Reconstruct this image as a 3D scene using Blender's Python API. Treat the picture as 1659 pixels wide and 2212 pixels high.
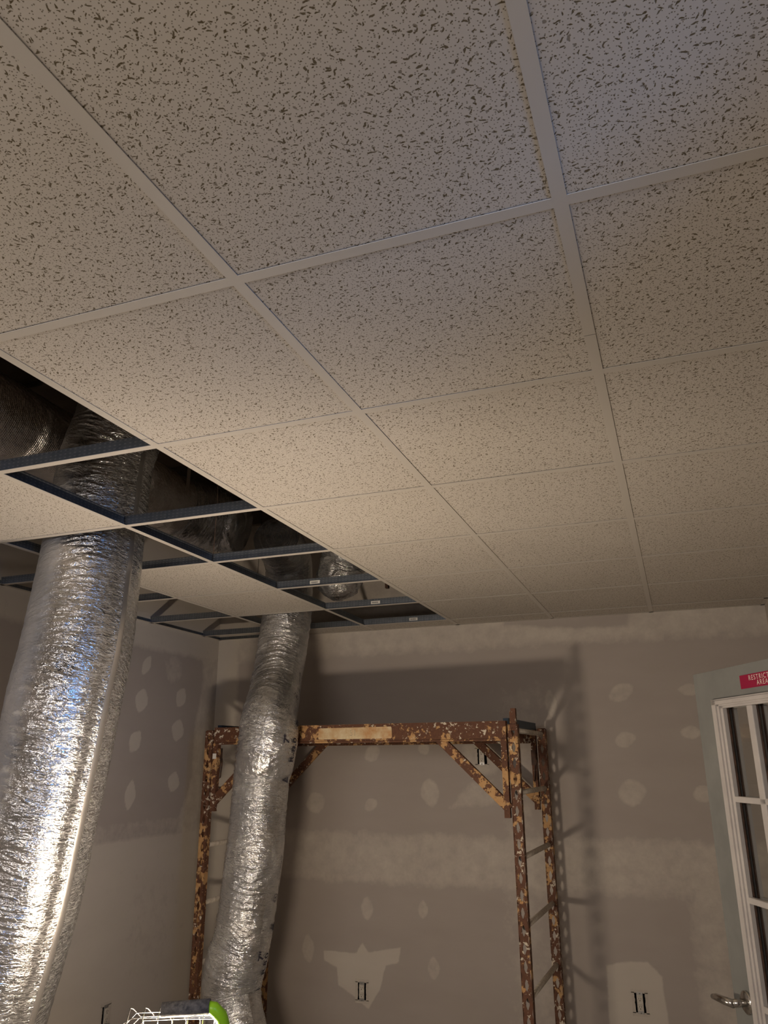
import bpy, bmesh, math, random
import numpy as np
from mathutils import Vector, Matrix
for o in list(bpy.data.objects): bpy.data.objects.remove(o)
C = bpy.context.scene.collection
# ------------------------------------------------------------------ camera
cam = bpy.data.cameras.new('camera'); co = bpy.data.objects.new('camera', cam); C.objects.link(co)
R_ = Vector((0.93682054, 0.34977638, -0.00487391)); U_ = Vector((0.11250773, -0.28808289, 0.95097332)); F_ = Vector((-0.33122391, 0.8914397, 0.30923451))
m = Matrix.Identity(4)
for i in range(3): m[i][0], m[i][1], m[i][2] = R_[i], U_[i], -F_[i]
m.translation = Vector((0.0791, -0.4438, 1.7315)); co.matrix_world = m
cam.sensor_fit = 'HORIZONTAL'; cam.sensor_width = 36; cam.lens = 1649.92 / 1659 * 36
cam.clip_start = .05
bpy.context.scene.camera = co
# ------------------------------------------------------------------ world, lights, exposure
W = bpy.data.worlds.new('world'); bpy.context.scene.world = W; W.use_nodes = True
W.node_tree.nodes['Background'].inputs[0].default_value = (.45, .6, 1, 1)
W.node_tree.nodes['Background'].inputs[1].default_value = .15
vs = bpy.context.scene.view_settings
vs.view_transform = 'Standard'; vs.look = 'None'; vs.gamma = 1; vs.use_curve_mapping = False
vs.exposure = 0.0
LAMP_STRENGTH = 450; LAMP_COL = (1, .82, .64)
def area(name, loc, rot, sx, sy, e, col, spread=180):
    l = bpy.data.lights.new(name, 'AREA'); l.shape = 'RECTANGLE'; l.size = sx; l.size_y = sy; l.energy = e; l.color = col
    l.spread = math.radians(spread)
    o = bpy.data.objects.new(name, l); C.objects.link(o); o.location = loc; o.rotation_euler = rot; return o
# added blue lamp for the duct sheen, shining through an unseen, guessed window
area('added_blue_light', (3.0, -1.75, 1.95), (0, math.radians(90), math.radians(-36)), 1.6, 1.4, 190, (.10, .38, 1))
# added warm fill lamp behind the camera, lifting the ceiling and walls
area('fill_light', (-1.0, -1.9, 2.2), (math.radians(65), 0, 0), 1.8, .6, 38, (1, .91, .86))

H = 2.59; TU = .6096; YW = 4.485; XL = -3.07; XR = .625; YF = -2.2; ZT = 3.55
random.seed(4); rng = np.random.default_rng(5)
# ------------------------------------------------------------------ material helpers
def mat(name, col=(.5, .5, .5), rough=.6, metal=0, emit=None, es=0):
    m = bpy.data.materials.new(name); m.use_nodes = True; n = m.node_tree; b = n.nodes['Principled BSDF']
    b.inputs['Base Color'].default_value = (*col, 1); b.inputs['Roughness'].default_value = rough; b.inputs['Metallic'].default_value = metal
    if emit: b.inputs['Emission Color'].default_value = (*emit, 1); b.inputs['Emission Strength'].default_value = es
    return m
class NT:
    def __init__(s, m): s.n = m.node_tree.nodes; s.l = m.node_tree.links; s.b = s.n['Principled BSDF']
    def node(s, t, ins=None, **kw):
        x = s.n.new(t)
        for k, v in kw.items(): setattr(x, k, v)
        for k, v in (ins or {}).items(): s.put(x.inputs[k], v)
        return x
    def put(s, sock, v):
        if isinstance(v, bpy.types.NodeSocket): s.l.new(v, sock)
        elif v is not None: sock.default_value = v
    def math(s, op, a, b=None, c=None, clamp=False):
        x = s.n.new('ShaderNodeMath'); x.operation = op; x.use_clamp = clamp
        for i, v in enumerate((a, b, c)):
            if v is not None: s.put(x.inputs[i], v)
        return x.outputs[0]
    def vmath(s, op, a, b=None):
        x = s.n.new('ShaderNodeVectorMath'); x.operation = op; s.put(x.inputs[0], a)
        if b is not None: s.put(x.inputs[1], b)
        return x.outputs[0]
    def noise(s, vec, scale, detail=3, rough=.55, dist=0, out=0):
        return s.node('ShaderNodeTexNoise', {'Vector': vec, 'Scale': scale, 'Detail': detail, 'Roughness': rough, 'Distortion': dist}).outputs[out]
    def ramp(s, f, stops, interp='LINEAR'):
        x = s.n.new('ShaderNodeValToRGB'); x.color_ramp.interpolation = interp; e = x.color_ramp.elements
        while len(e) > 1: e.remove(e[-1])
        e[0].position = stops[0][0]; e[0].color = (*stops[0][1], 1)
        for p, c in stops[1:]: q = e.new(p); q.color = (*c, 1)
        s.put(x.inputs[0], f); return x.outputs[0]
    def step(s, f, lo, hi):
        x = s.n.new('ShaderNodeMapRange'); x.clamp = True; s.put(x.inputs[0], f); x.inputs[1].default_value = lo; x.inputs[2].default_value = hi
        return x.outputs[0]
    def mix(s, f, a, b):
        x = s.n.new('ShaderNodeMix'); x.data_type = 'RGBA'; s.put(x.inputs[0], f)
        for k, v in ((6, a), (7, b)): s.put(x.inputs[k], (*v, 1) if isinstance(v, tuple) else v)
        return x.outputs[2]
    def bump(s, h, strength, dist, normal=None):
        x = s.node('ShaderNodeBump', {'Height': h, 'Strength': strength, 'Distance': dist})
        if normal is not None: s.put(x.inputs['Normal'], normal)
        return x.outputs[0]
    def pos(s): return s.node('ShaderNodeNewGeometry').outputs['Position']
    def scale(s, v, k):
        return s.vmath('MULTIPLY', v, k)
M = {}
# ceiling tile: pinholes and fissures
def tile_mat():
    m = mat('fissured_mineral_tile', (.68, .64, .57), .9); t = NT(m); P = t.pos()
    sx = t.node('ShaderNodeSeparateXYZ', {0: P}); P2 = t.node('ShaderNodeCombineXYZ', {0: sx.outputs[0], 1: sx.outputs[1]}).outputs[0]
    masks = []
    def pins(sc, r):
        v = t.node('ShaderNodeTexVoronoi', {'Vector': P2, 'Scale': sc, 'Randomness': .8}, voronoi_dimensions='2D')
        masks.append(t.math('MULTIPLY', t.step(v.outputs['Distance'], r * sc, r * sc * .55), .8))
    def fiss(sc, a, b, dens, off, w=1.0):
        q = t.vmath('ADD', P2, (off, off * .7, 0)); wv = t.noise(q, 130, 1, .5, out=1)
        q = t.vmath('ADD', q, t.scale(t.vmath('SUBTRACT', wv, (.5, .5, .5)), (.007, .007, 0)))
        v = t.node('ShaderNodeTexVoronoi', {'Vector': q, 'Scale': sc, 'Randomness': 1.0}, voronoi_dimensions='2D')
        d = t.node('ShaderNodeSeparateXYZ', {0: t.vmath('SUBTRACT', q, v.outputs['Position'])})
        c = t.node('ShaderNodeSeparateColor', {0: v.outputs['Color']})
        ang = t.math('MULTIPLY_ADD', c.outputs[0], 2.3, -1.45)
        cs, sn = t.math('COSINE', ang), t.math('SINE', ang)
        lx = t.math('ADD', t.math('MULTIPLY', d.outputs[0], cs), t.math('MULTIPLY', d.outputs[1], sn))
        ly = t.math('SUBTRACT', t.math('MULTIPLY', d.outputs[1], cs), t.math('MULTIPLY', d.outputs[0], sn))
        ly = t.math('ADD', ly, t.math('MULTIPLY', t.math('MULTIPLY', lx, lx), t.math('MULTIPLY_ADD', c.outputs[2], 150, -60)))
        la = t.math('MULTIPLY_ADD', c.outputs[1], a * 1.0, a * .45)
        e = t.math('ADD', t.math('POWER', t.math('ABSOLUTE', t.math('DIVIDE', lx, la)), 2), t.math('POWER', t.math('ABSOLUTE', t.math('DIVIDE', ly, b)), 2))
        k = t.math('LESS_THAN', c.outputs[2], dens)
        masks.append(t.math('MULTIPLY', t.math('MULTIPLY', t.step(e, 1.25, .55), k), w))
    pins(135, .00105); pins(88, .0014)
    fiss(78, .0031, .0011, .60, 3.1); fiss(60, .0042, .0015, .5, 7.7, .95); fiss(44, .0028, .0022, .3, 11.3, .7)
    mk = masks[0]
    for k in masks[1:]: mk = t.math('MAXIMUM', mk, k)
    tone = t.noise(P2, 1.7, 3, .6)
    base = t.mix(tone, (.50, .46, .405), (.57, .53, .47))
    col = t.mix(mk, base, (.10, .075, .035))
    t.put(t.b.inputs['Base Color'], col)
    t.put(t.b.inputs['Normal'], t.bump(t.math('ADD', t.math('MULTIPLY', mk, -1), t.math('MULTIPLY', t.noise(P2, 400, 2), .12)), .35, .001))
    return m
M['tile'] = tile_mat()
M['tee'] = mat('white_painted_steel', (.52, .485, .43), .5)
def galv():
    m = mat('galvanised_steel', (.2, .2, .2), .42, .85); t = NT(m); P = t.pos(); s = t.node('ShaderNodeSeparateXYZ', {0: P})
    hh = t.math('ADD', s.outputs[0], s.outputs[1])
    a = t.math('FRACT', t.math('MULTIPLY', hh, 55)); zz = t.math('FRACT', t.math('MULTIPLY', t.math('SUBTRACT', s.outputs[2], H + .006), 90))
    d = t.math('MULTIPLY', t.math('LESS_THAN', a, .42), t.math('LESS_THAN', t.math('ABSOLUTE', t.math('SUBTRACT', zz, .5)), .17))
    base = t.mix(t.noise(P, 40, 3), (.13, .15, .17), (.27, .29, .31))
    t.put(t.b.inputs['Base Color'], t.mix(t.math('MULTIPLY', d, .45), base, (.42, .43, .43)))
    t.put(t.b.inputs['Normal'], t.bump(d, .5, .001)); return m
M['galv'] = galv()
def drywall():
    m = mat('unpainted_drywall', (.35, .3, .25), .88); t = NT(m); P = t.pos()
    a = t.node('ShaderNodeAttribute', attribute_name='mud').outputs['Fac']
    n1 = t.noise(P, 13, 5, .65); n2 = t.noise(P, 42, 4, .6); n3 = t.noise(t.scale(P, (1, 1, 3)), 2.2, 3, .6)
    f = t.math('ADD', a, t.math('MULTIPLY', t.math('SUBTRACT', n1, .5), .8)); f = t.math('ADD', f, t.math('MULTIPLY', t.math('SUBTRACT', n2, .5), .18))
    f = t.step(f, .30, .72)
    paper = t.mix(n3, (.37, .325, .29), (.43, .385, .345)); mud = t.mix(n3, (.51, .465, .405), (.59, .54, .47))
    col = t.mix(f, paper, mud)
    col = t.mix(t.math('MULTIPLY', t.step(n2, .72, .8), .35), col, (.5, .46, .40))
    t.put(t.b.inputs['Base Color'], col)
    t.put(t.b.inputs['Normal'], t.bump(t.math('ADD', t.math('MULTIPLY', f, .6), t.math('MULTIPLY', n2, .25)), .25, .002)); return m
M['wall'] = drywall()
def foil(name, kind='flex'):
    m = mat(name, (.72, .72, .71), .3, .95); t = NT(m); uv = t.node('ShaderNodeTexCoord').outputs['UV']
    if kind == 'bubble':
        s = t.node('ShaderNodeSeparateXYZ', {0: uv})
        x = t.math('MULTIPLY', s.outputs[0], 760); y = t.math('MULTIPLY', s.outputs[1], 760)
        y2 = t.math('MULTIPLY', y, .866)
        b = t.math('ADD', t.math('COSINE', y2), t.math('MULTIPLY', t.math('COSINE', x), t.math('COSINE', t.math('MULTIPLY', y2, .5))))
        n = t.noise(uv, 5, 4, .6)
        t.put(t.b.inputs['Normal'], t.bump(n, .8, .06, t.bump(b, .5, .0016)))
        t.b.inputs['Base Color'].default_value = (.78, .74, .70, 1); t.b.inputs['Roughness'].default_value = .34
        return m
    def rid(v): return t.math('SUBTRACT', 1, t.math('ABSOLUTE', t.math('MULTIPLY_ADD', v, 2, -1)))
    wv = t.noise(uv, 11, 3, .6, out=1)
    uvw = t.vmath('ADD', uv, t.scale(t.vmath('SUBTRACT', wv, (.5, .5, .5)), (.06, .035, 0)))
    r1 = t.math('POWER', rid(t.noise(t.scale(uvw, (7, 34, 1)), 1.0, 2, .5)), 5)
    r2 = t.math('POWER', rid(t.noise(t.scale(uvw, (24, 62, 1)), 1.3, 2, .55)), 4)
    r3 = t.math('POWER', rid(t.noise(t.scale(uvw, (80, 95, 1)), 1.5, 2, .6)), 3)
    cell = t.node('ShaderNodeTexVoronoi', {'Vector': t.scale(uvw, (42, 70, 1)), 'Scale': 1.4, 'Randomness': 1}, feature='F1').outputs[0]
    h = t.math('ADD', t.math('MULTIPLY_ADD', r1, .9, t.math('MULTIPLY', r2, .6)), t.math('MULTIPLY_ADD', r3, .28, t.math('MULTIPLY', cell, .22)))
    # fibre scrim under the clear film: long random strands
    def strands(ang, st, k):
        mp = t.node('ShaderNodeMapping', {'Vector': uvw}); mp.inputs['Rotation'].default_value = (0, 0, ang); mp.inputs['Scale'].default_value = (st, st * 7, 1)
        return t.math('MULTIPLY', t.step(rid(t.noise(mp.outputs[0], 1, 1, .5)), .955, .985), k)
    sc = t.math('MAXIMUM', t.math('MAXIMUM', strands(.65, 19, 1), strands(-.6, 21, 1)), t.math('MAXIMUM', strands(.1, 23, 1), strands(1.2, 17, .8)))
    su = t.node('ShaderNodeSeparateXYZ', {0: uv}).outputs[0]
    if kind == 'scrim':
        fr_ = t.math('FRACT', t.math('ADD', t.math('DIVIDE', su, 1.32), .5))       # .5 = towards the room
        crz = t.math('MULTIPLY', t.step(fr_, .36, .40), t.step(fr_, .53, .49)); haz = t.step(fr_, .40, .36)
        zone = t.step(fr_, .50, .54)
        h = t.math('MULTIPLY', h, t.math('MULTIPLY_ADD', crz, .25, .8))
    else:
        zone = t.step(t.noise(uv, 5, 2, .5), .5, .6); haz = t.math('MULTIPLY', t.step(t.noise(t.scale(uv, (3, 1.2, 1)), 2.4, 3, .6), .38, .78), .8)
    sc = t.math('MULTIPLY', sc, t.math('MULTIPLY_ADD', zone, .42, .08))
    fog = t.step(t.noise(uv, 6, 4, .65), .35, .75)
    base = t.mix(fog, (.46, .47, .48), (.68, .67, .65))
    t.put(t.b.inputs['Base Color'], t.mix(sc, base, (.80, .77, .70)))
    t.put(t.b.inputs['Metallic'], t.math('SUBTRACT', t.math('MULTIPLY_ADD', haz, -.38, .95), t.math('MULTIPLY', sc, .5)))
    t.put(t.b.inputs['Roughness'], t.math('ADD', .11, t.math('ADD', t.math('MULTIPLY_ADD', fog, .08, t.math('MULTIPLY', haz, .2)), t.math('MULTIPLY', sc, .3))))
    t.put(t.b.inputs['Normal'], t.bump(h, .75, .0034 if kind == 'flex' else .0030)); return m
M['foil'] = foil('wrinkled_foil_jacket'); M['foil_scrim'] = foil('reinforced_foil_jacket', 'scrim'); M['bubble'] = foil('bubble_foil_wrap', 'bubble')
M['tape'] = mat('hazy_foil_tape', (.62, .59, .55), .34, .88)
def rust():
    m = mat('rusted_painted_steel', (.2, .1, .05), .75, .1); t = NT(m); P = t.node('ShaderNodeTexCoord').outputs['Object']
    n = t.noise(P, 22, 5, .65); n2 = t.noise(P, 60, 4, .6); n3 = t.noise(t.vmath('ADD', P, (5, 5, 5)), 38, 4, .7); n4 = t.noise(t.vmath('ADD', P, (9, 2, 5)), 95, 3, .6)
    big = t.noise(t.vmath('ADD', P, (1, 7, 2)), 5, 2, .5)
    base = t.mix(n2, (.055, .022, .012), (.165, .066, .030))
    pf = t.step(t.math('ADD', n, t.math('MULTIPLY', t.math('SUBTRACT', big, .5), .6)), .555, .59)
    col = t.mix(pf, base, t.mix(n3, (.42, .19, .06), (.52, .37, .18)))
    wf = t.step(t.math('ADD', n3, t.math('MULTIPLY', t.math('SUBTRACT', big, .5), -.4)), .615, .645)
    col = t.mix(wf, col, (.60, .54, .43)); col = t.mix(t.step(n4, .70, .73), col, (.60, .56, .48))
    t.put(t.b.inputs['Base Color'], col); t.put(t.b.inputs['Normal'], t.bump(t.math('ADD', n2, pf), .5, .001)); return m
M['rust'] = rust()
def grime(name, a, b, sc=40, rough=.8, metal=0):
    m = mat(name, a, rough, metal); t = NT(m); P = t.node('ShaderNodeTexCoord').outputs['Object']
    t.put(t.b.inputs['Base Color'], t.mix(t.step(t.noise(P, sc, 4, .65), .35, .7), a, b)); return m
M['rung'] = grime('mud_crusted_steel', (.40, .35, .29), (.62, .57, .49), 45)
M['sticker'] = grime('faded_sticker', (.62, .53, .34), (.45, .22, .07), 14, .6)
M['darksteel'] = grime('dark_rusted_steel', (.035, .022, .016), (.10, .05, .03), 30)
M['deckedge'] = mat('dark_blue_painted_steel', (.03, .055, .085), .5, .3)
M['ply'] = grime('worn_plywood', (.20, .13, .08), (.34, .25, .17), 8)
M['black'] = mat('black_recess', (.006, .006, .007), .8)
M['ivory'] = grime('dusty_ivory_plastic', (.50, .46, .39), (.62, .58, .50), 80, .5)
M['steel'] = mat('zinc_steel', (.45, .44, .42), .4, .8)
M['doorpaint'] = grime('grey_green_door_paint', (.20, .205, .195), (.25, .255, .24), 5, .55)
M['dooredge'] = grime('chipped_door_edge', (.10, .085, .07), (.3, .29, .27), 60, .7)
M['vinyl'] = grime('white_moulded_plastic', (.50, .47, .45), (.58, .55, .52), 9, .42)
M['chrome'] = mat('satin_chrome', (.55, .53, .5), .22, 1)
M['red'] = mat('crimson_sign_plastic', (.33, .012, .055), .4)
M['white'] = mat('pale_lettering', (.80, .70, .62), .5)
M['foam'] = grime('dusty_black_foam', (.06, .058, .058), (.22, .20, .18), 60, .95)
M['lime'] = mat('lime_green_paint', (.36, .72, .02), .35)
M['wire'] = mat('bright_wire', (.16, .155, .145), .4, 1)
M['ink'] = mat('dark_printing_ink', (.02, .018, .03), .7)
M['paper'] = mat('paper_label', (.70, .68, .62), .6)
M['floor'] = grime('dusty_concrete', (.34, .31, .275), (.44, .405, .36), 3, .9)
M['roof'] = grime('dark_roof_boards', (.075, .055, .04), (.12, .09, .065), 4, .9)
M['led'] = mat('lit_lamp_glass', (1, 1, 1), .4, 0, LAMP_COL, LAMP_STRENGTH)
g = mat('clear_glass', (1, 1, 1), .03); t = NT(g); t.b.inputs['Transmission Weight'].default_value = 1; t.b.inputs['IOR'].default_value = 1.45
# thin pane: mostly transparent with a fresnel reflection
tr = t.n.new('ShaderNodeBsdfTransparent'); tr.inputs[0].default_value = (.93, .94, .935, 1); gl = t.n.new('ShaderNodeBsdfGlossy'); gl.inputs['Roughness'].default_value = .02
fr = t.n.new('ShaderNodeLayerWeight'); fr.inputs[0].default_value = .5; mx = t.n.new('ShaderNodeMixShader')
t.l.new(t.math('MULTIPLY_ADD', t.math('POWER', fr.outputs[1], 5), .6, .04), mx.inputs[0]); t.l.new(tr.outputs[0], mx.inputs[1]); t.l.new(gl.outputs[0], mx.inputs[2])
t.l.new(mx.outputs[0], t.n['Material Output'].inputs[0]); M['glass'] = g
# ------------------------------------------------------------------ mesh helpers
class MB:
    def __init__(s): s.v = []; s.f = []; s.sm = []
    def add(s, vs, fs, smooth=False):
        o = len(s.v); s.v += [tuple(p) for p in vs]; s.f += [tuple(i + o for i in f) for f in fs]; s.sm += [smooth] * len(fs); return s
    def box(s, a, b, T=None, bev=0):
        (x0, y0, z0), (x1, y1, z1) = a, b
        if bev:
            bm = bmesh.new(); bmesh.ops.create_cube(bm, size=1)
            for v in bm.verts: v.co = Vector(((x0 + x1) / 2 + v.co.x * (x1 - x0), (y0 + y1) / 2 + v.co.y * (y1 - y0), (z0 + z1) / 2 + v.co.z * (z1 - z0)))
            bmesh.ops.bevel(bm, geom=bm.edges[:], offset=bev, segments=2, affect='EDGES', profile=.5)
            bm.verts.index_update(); vs = [v.co.copy() for v in bm.verts]; fs = [tuple(v.index for v in f.verts) for f in bm.faces]; bm.free()
        else:
            vs = [Vector(p) for p in ((x0, y0, z0), (x1, y0, z0), (x1, y1, z0), (x0, y1, z0), (x0, y0, z1), (x1, y0, z1), (x1, y1, z1), (x0, y1, z1))]
            fs = [(0, 3, 2, 1), (4, 5, 6, 7), (0, 1, 5, 4), (1, 2, 6, 5), (2, 3, 7, 6), (3, 0, 4, 7)]
        if T is not None: vs = [T @ v for v in vs]
        return s.add(vs, fs)
    def tube(s, pts, r, n=12, cap=True, T=None):
        pts = [Vector(p) for p in pts]; rs = r if isinstance(r, (list, tuple)) else [r] * len(pts)
        vs = []; fs = []; u = None
        for i, p in enumerate(pts):
            d = (pts[min(i + 1, len(pts) - 1)] - pts[max(i - 1, 0)]).normalized()
            if u is None: u = d.orthogonal().normalized()
            u = (u - d * u.dot(d)).normalized(); w = d.cross(u)
            for k in range(n): a = 2 * math.pi * k / n; vs.append(p + (u * math.cos(a) + w * math.sin(a)) * rs[i])
        for i in range(len(pts) - 1):
            for k in range(n): fs.append((i * n + k, i * n + (k + 1) % n, (i + 1) * n + (k + 1) % n, (i + 1) * n + k))
        if cap: fs.append(tuple(range(n - 1, -1, -1))); fs.append(tuple(range((len(pts) - 1) * n, len(pts) * n)))
        if T is not None: vs = [T @ v for v in vs]
        return s.add(vs, fs, True)
    def build(s, name, material, parent=None, loc=None):
        me = bpy.data.meshes.new(name); me.from_pydata(s.v, [], s.f); me.materials.append(material)
        me.polygons.foreach_set('use_smooth', s.sm); me.update()
        o = bpy.data.objects.new(name, me); C.objects.link(o)
        if parent: o.parent = parent
        if loc: o.location = loc
        return o
def tag(o, label=None, cat=None, group=None, kind=None):
    for k, v in (('label', label), ('category', cat), ('group', group), ('kind', kind)):
        if v: o[k] = v
    return o
def empty(name, loc=(0, 0, 0), rz=0):
    o = bpy.data.objects.new(name, None); C.objects.link(o); o.location = loc; o.rotation_euler[2] = rz; o.empty_display_size = .1; return o
def copy(o, parent, loc):
    c = o.copy(); C.objects.link(c); c.parent = parent; c.location = loc; return c
def text_mesh(s, size, bold=False, space=1.0):
    c = bpy.data.curves.new('t', 'FONT'); c.body = s; c.size = size; c.align_x = 'CENTER'; c.align_y = 'CENTER'; c.offset = .026 * size if bold else 0; c.space_character = space
    o = bpy.data.objects.new('t', c); C.objects.link(o)
    bpy.context.view_layer.update(); dg = bpy.context.evaluated_depsgraph_get(); me = bpy.data.meshes.new_from_object(o.evaluated_get(dg))
    vs = [v.co.copy() for v in me.vertices]; fs = [tuple(p.vertices) for p in me.polygons]
    bpy.data.objects.remove(o); bpy.data.meshes.remove(me); return vs, fs
# ------------------------------------------------------------------ room shell
def sst(x, a, b):
    t = np.clip((x - a) / (b - a), 0, 1); return t * t * (3 - 2 * t)
def blob(h, z, c, soft=.25, rot=0.0, p=2.6):
    ch, cz, rh, rz = c; dh, dz = h - ch, z - cz
    a = (dh * math.cos(rot) + dz * math.sin(rot)) / rh; b = (-dh * math.sin(rot) + dz * math.cos(rot)) / rz
    d = (np.abs(a) ** p + np.abs(b) ** p) ** (1 / p); return 1 - sst(d, 1 - soft, 1 + soft)
def band(x, a, b, s=.03): return sst(x, a - s, a + s) * (1 - sst(x, b - s, b + s))
def polyf(h, z, P, s=.03):
    inside = np.zeros(h.shape, bool); dist = np.full(h.shape, 9.0); n = len(P)
    for i in range(n):
        (x0, y0), (x1, y1) = P[i], P[(i + 1) % n]
        c = ((y0 > z) != (y1 > z)) & (h < (x1 - x0) * (z - y0) / ((y1 - y0) or 1e-9) + x0); inside ^= c
        L = (x1 - x0) ** 2 + (y1 - y0) ** 2; t = np.clip(((h - x0) * (x1 - x0) + (z - y0) * (y1 - y0)) / L, 0, 1)
        dist = np.minimum(dist, np.hypot(h - x0 - t * (x1 - x0), z - y0 - t * (y1 - y0)))
    return sst(np.where(inside, dist, -dist), -s, s)
def wall(name, axis, const, h0, h1, z0, z1, st, holes=(), field=None, openings=()):
    nh = max(1, round((h1 - h0) / st)); nz = max(1, round((z1 - z0) / st))
    hh = np.linspace(h0, h1, nh + 1); zz = np.linspace(z0, z1, nz + 1); Hg, Zg = np.meshgrid(hh, zz)
    v = np.empty((Hg.size, 3))
    if axis == 'y': v[:, 0] = Hg.ravel(); v[:, 1] = const
    else: v[:, 1] = Hg.ravel(); v[:, 0] = const
    v[:, 2] = Zg.ravel(); hc = (hh[:-1] + hh[1:]) / 2; zc = (zz[:-1] + zz[1:]) / 2; Hc, Zc = np.meshgrid(hc, zc)
    keep = np.ones(Hc.shape, bool)
    for a, b, c, d in list(holes) + list(openings): keep &= ~((Hc > a) & (Hc < b) & (Zc > c) & (Zc < d))
    J, I = np.nonzero(keep); a = J * (nh + 1) + I; F = np.stack([a, a + 1, a + nh + 2, a + nh + 1], 1)
    me = bpy.data.meshes.new(name); me.from_pydata(v.tolist(), [], F.tolist()); me.materials.append(M['wall'])
    at = me.attributes.new('mud', 'FLOAT', 'POINT')
    at.data.foreach_set('value', (np.clip(field(Hg, Zg), 0, 1).ravel() if field is not None else np.full(Hg.size, .35)).astype('f'))
    o = bpy.data.objects.new(name, me); C.objects.link(o); tag(o, kind='structure'); return o
LEFT = [(3.661, 2.317, .037, .064), (3.642, 2.097, .059, .07), (4.058, 2.143, .053, .064), (4.049, 1.931, .068, .066), (3.616, 1.849, .053, .068), (3.614, 1.541, .047, .079), (4.046, 1.604, .061, .06)]
LROT = [-.5, -.3, -.5, -.25, -.6, -.1, -.3]
BACK = [(-.229, 2.114, .08, .049), (-.235, 1.841, .061, .045), (-.225, 1.547, .08, .073), (.158, 2.117, .063, .037), (.134, 1.877, .055, .038), (.162, 1.543, .054, .049), (-1.844, 1.774, .059, .049), (-1.488, 1.803, .038, .043), (-1.854, 1.457, .048, .039), (-1.451, 1.536, .061, .083), (-2.248, 1.466, .068, .066), (-1.878, .854, .04, .065), (-2.277, .603, .042, .078), (-1.514, .865, .032, .051), (-1.452, .555, .038, .061), (-.654, 2.061, .037, .084)]
BROT = [.5, .3, .1, 0, 0, .3, .6, .4, .5, .2, .3, 0, .1, 0, 0, .1]
def f_back(h, z):
    m = .50 * band(z, .99, 1.30, .05) + .06
    m = np.maximum(m, .62 * sst(z, 2.34, 2.48))
    m = np.maximum(m, .85 * (1 - sst(h, -2.93, -2.84))); m = np.maximum(m, .55 * band(h, .0, .32, .07) * (1 - sst(z, 1.2, 1.36)))
    m = np.maximum(m, .35 * band(h, -1.05, -.62, .12) * (1 - sst(z, 2.1, 2.4)))
    for c, r in zip(BACK, BROT): m = np.maximum(m, .58 * blob(h, z, (c[0], c[1], c[2] * 1.1, c[3] * 1.1), .26, r, 1.6))
    m = np.maximum(m, .9 * polyf(h, z, [(-2.175, .603), (-1.95, .60), (-1.91, .66), (-1.87, .61), (-1.657, .653), (-1.67, .568), (-1.754, .547), (-1.796, .411), (-1.868, .307), (-1.978, .376), (-2.067, .418), (-2.078, .513), (-2.167, .547)], .012))
    m = np.maximum(m, .9 * polyf(h, z, [(-.451, .646), (-.36, .67), (-.228, .678), (-.163, .612), (-.153, .393), (-.148, .23), (-.468, .195)], .015))
    m = np.maximum(m, .55 * polyf(h, z, [(-1.35, 1.43), (-1.02, 1.46), (-1.04, 1.62), (-1.18, 1.60), (-1.28, 1.53)], .04))
    m = np.maximum(m, .6 * blob(h, z, (-1.106, 1.75, .13, .12), .3))
    d = polyf(h, z, [(-.928, 2.654), (-.129, 2.633), (-.155, 2.513), (-.505, 2.524), (-.917, 2.568)], .02)
    m = m * (1 - .75 * d)
    return m
def f_left(y, z):
    m = .04 + .78 * (1 - sst(z, 1.27, 1.30)) + .36 * (1 - sst(z, 1.37, 1.42)) * sst(z, 1.27, 1.30)
    m = np.maximum(m, .8 * sst(z, 2.37, 2.47)); edge = 4.26 + .03 * np.sin(z * 9) - .14 * sst(z, 1.9, 1.3)
    m = np.maximum(m, .62 * sst(y, edge - .04, edge + .05))
    m = np.maximum(m, .5 * blob(y, z, (3.95, 2.32, .10, .10), .5, .4))
    for c, r in zip(LEFT, LROT): m = np.maximum(m, .8 * blob(y, z, (c[0], c[1], c[2] * 1.12, c[3] * 1.12), .14, r, 1.45))
    m = np.maximum(m, .9 * polyf(y, z, [(3.2, .62), (3.4, .66), (3.63, .70), (3.70, .60), (3.68, .50), (3.66, .31), (3.2, .25)], .02)) ; m = m * (1 - .15 * blob(y, z, (3.95, .8, .25, .3), .5))
    return m
OUT_B = [(-1.911, .398), (-.289, .478), (-1.106, 1.752)]; OUT_L = (3.575, .40)
hw, hz = .036, .056
holes = [(x - hw, x + hw, z - hz, z + hz) for x, z in OUT_B]
wb = wall('wall_back', 'y', YW, XL, XR, 0, ZT, .0103, holes, f_back)
wl = wall('wall_left', 'x', XL, YF, YW, 0, ZT, .0125, [(OUT_L[0] - hw - .004, OUT_L[0] + .03, OUT_L[1] - hz, OUT_L[1] + hz)], f_left)
DH = (.56, 1.89)
wr = wall('wall_right', 'x', XR, YF, YW, 0, ZT, .05, (), lambda y, z: .6 + 0 * y, [(.98, 1.90, -1, 2.05), (-.25, .20, 1.45, 2.45)])
wf = wall('wall_front', 'y', YF, XL, XR, 0, ZT, .2)
b = MB().box((XL - .1, YF - .1, -.08), (XR + 2.2, YW + .1, 0)); tag(b.build('floor', M['floor']), kind='structure')
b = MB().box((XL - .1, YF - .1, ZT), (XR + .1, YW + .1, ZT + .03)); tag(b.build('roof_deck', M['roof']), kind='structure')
b = MB()
for k in range(9): b.box((XL, -1.9 + k * .76, ZT - .19), (XR, -1.86 + k * .76, ZT))
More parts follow.
